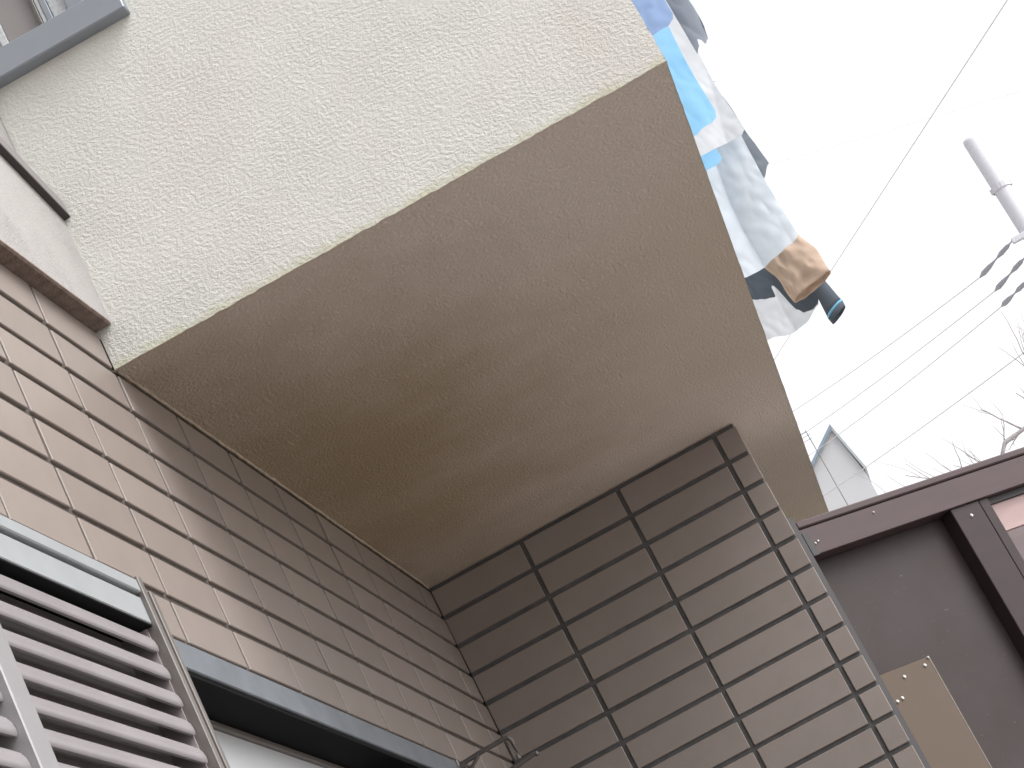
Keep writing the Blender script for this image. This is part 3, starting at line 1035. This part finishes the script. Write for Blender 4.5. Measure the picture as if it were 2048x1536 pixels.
cable('power_cable', [(4.727, 25, 6.114), (2.101, 44, 10.185)], 0.009, 'single lower cable crossing in front of the white far house', 0.25, 0.13, 0.05)
cable('service_cable', [(3.208, 7, 3.355), (2.266, 15, 5.089), (1.688, 20, 6.165)], 0.0036, 'thin service cable passing steeply behind the laundry', 0.5, 0.6, 0.0)
cable('service_cable', [(3.172, 12, 4.843), (2.529, 18, 7.435)], 0.0014, 'hair thin cable running up from the grey sleeve', 2.5, 0.5, 0.0)

# far house: white gable wall under a slate fascia
YH = 46.0
fh = thing('far_house', (-2.0, 50.0, 0), 'white far house with slate blue fascia beyond the gate', 'house')
K = (YH + 4.7479) / (34 + 4.7479)
def F(x, z):
    return 0.7171 + (x - 0.7171) * K, -1.3534 + (z + 1.3534) * K
def fz(pt):
    return F(*pt)
apx = fz((2.436, 8.865))
eaL = fz((1.947, 8.507))
sl = (apx[1] - eaL[1]) / (apx[0] - eaL[0])
rx_, rz_ = fz((2.60, 7.90))
xr_, zr_ = rx_ - 0.06, rz_ - 0.02
wall_pts = [(-6.0, -H), (xr_, -H), (xr_, zr_), (apx[0] - 0.03, apx[1] - 0.10), (-6.0, apx[1] - 0.10 + sl * (-6.0 - apx[0]))]
MB().prism(wall_pts, YH + 0.14, YH + 7, lambda p, q, t: (p, t, q)).build('wall', 'far_wall', fh)
rp = [(-6.2, apx[1] + sl * (-6.2 - apx[0])), (apx[0], apx[1]), (rx_ + 0.02, rz_), (rx_ - 0.035, rz_ - 0.02), (apx[0] - 0.03, apx[1] - 0.13), (-6.2, apx[1] - 0.12 + sl * (-6.2 - apx[0]))]
rf = MB().prism(rp, YH + 0.06, YH + 7.2, lambda p, q, t: (p, t, q)).build('roof', 'far_trim', fh)
fp = [(-6.2, apx[1] + 0.01 + sl * (-6.2 - apx[0])), (apx[0] + 0.006, apx[1] + 0.012), (apx[0] - 0.01, apx[1] - 0.085), (-6.2, apx[1] - 0.085 + sl * (-6.2 - apx[0]))]
MB().prism(fp, YH, YH + 0.055, lambda p, q, t: (p, t, q)).build('fascia', 'far_roof', rf)
lx, lz = fz((2.636, 7.893))
MB().prism([(wall_pts[1][0] + 0.002, -H), (wall_pts[1][0] + 0.9, -H), (wall_pts[1][0] + 0.9, fz((2.5, 7.3))[1] - 0.5), (wall_pts[1][0] + 0.002, fz((2.5, 7.6))[1])], YH + 1.2, YH + 6, lambda p, q, t: (p, t, q)).build('annexe', 'far_wall', fh)
mast = thing('mast', (*[fz((2.05, 8.0))[0], YH - 0.6], 0), 'thin grey steel mast standing before the white far house', 'mast')
mx_ = 0.7171 + (2.012 - 0.7171) * (YH - 0.6 + 4.7479) / (34 + 4.7479)
mb = MB()
mb.tube([(mx_ + 0.03, YH - 0.6, -H), (mx_, YH - 0.6, fz((2.0, 8.85))[1])], 0.011, 8)
mb.build('tube', 'iron', mast, smooth=True)
mb = MB()
for k in range(3):
    mb.tube([(mx_ - 0.16, YH - 0.6, fz((2.0, 8.83))[1] - 0.10 * k), (mx_ + 0.16 * (k > 0) * 0.3, YH - 0.6, fz((2.0, 8.83))[1] - 0.10 * k)], 0.006, 6)
mb.build('antenna', 'iron', mast)

# bare winter tree
tree = thing('bare_tree', (3.0, 16.3, 0), 'leafless winter tree with thin twigs showing over the gate', 'tree')
tb = MB()
rt = random.Random(11)
def branch(p, d, L_, r, depth):
    pts, rs = [Vector(p)], [r]
    dd = Vector(d).normalized()
    nseg = 5
    for i in range(nseg):
        dd = (dd + Vector((rt.uniform(-.18, .18), rt.uniform(-.18, .18), rt.uniform(-.06, .16)))).normalized()
        pts.append(pts[-1] + dd * L_ / nseg)
        rs.append(r * (1 - 0.55 * (i + 1) / nseg))
    tb.tube(pts, rs, 6)
    if depth == 0:
        return
    for i in range(rt.randint(3, 5)):
        k = rt.randint(1, nseg)
        a = Vector((rt.uniform(-1, 1), rt.uniform(-1, 1), rt.uniform(-0.1, 0.9)))
        branch(pts[k], (dd + a * 0.95), L_ * rt.uniform(0.45, 0.7), max(rs[k] * 0.62, 0.0035), depth - 1)
tk = MB()
tk.tube([(3.3, 16.3, -H - 0.05), (3.25, 16.25, -H + 1.5), (3.1, 16.1, 2.0), (3.25, 16.05, 2.9)], [0.12, 0.10, 0.075, 0.05], 10)
tk.build('trunk', 'bark', tree, smooth=True)
# the limb seen over the gate, then the rest of the crown
tb.tube([(3.00, 16.1, 2.55), (2.86, 16, 3.10), (2.932, 16, 3.179), (3.142, 16, 3.207), (3.40, 16, 3.32)], [0.035, 0.024, 0.024, 0.019, 0.010], 8)
for (p, d, L_, r) in (((3.13, 16, 3.21), (-0.6, 0.1, 0.8), 0.42, 0.012), ((2.93, 16, 3.185), (0.25, 0, 0.5), 0.25, 0.008), ((3.1, 16, 3.2), (-0.3, 0, -0.2), 0.2, 0.008), ((2.70, 16, 3.05), (-0.35, 0, 0.75), 0.32, 0.009),
                      ((2.72, 16, 3.05), (-0.9, 0, 0.25), 0.35, 0.008), ((2.60, 16, 2.9), (-0.8, 0.1, 0.55), 0.75, 0.010), ((2.66, 16, 2.95), (-1.0, 0.1, 0.25), 0.95, 0.012)):
    branch(p, d, L_, r, 1)
tb.tube([(3.1, 16.1, 2.0), (2.9, 16.05, 2.6), (2.68, 16, 3.02)], [0.05, 0.03, 0.012], 8)
for d in ((0.7, 0.3, 0.9), (0.9, -0.3, 0.6), (0.4, 0.7, 0.8)):
    branch((3.25, 16.05, 2.85), d, 1.1, 0.04, 2)
tb.build('crown', 'bark', tree, smooth=True)
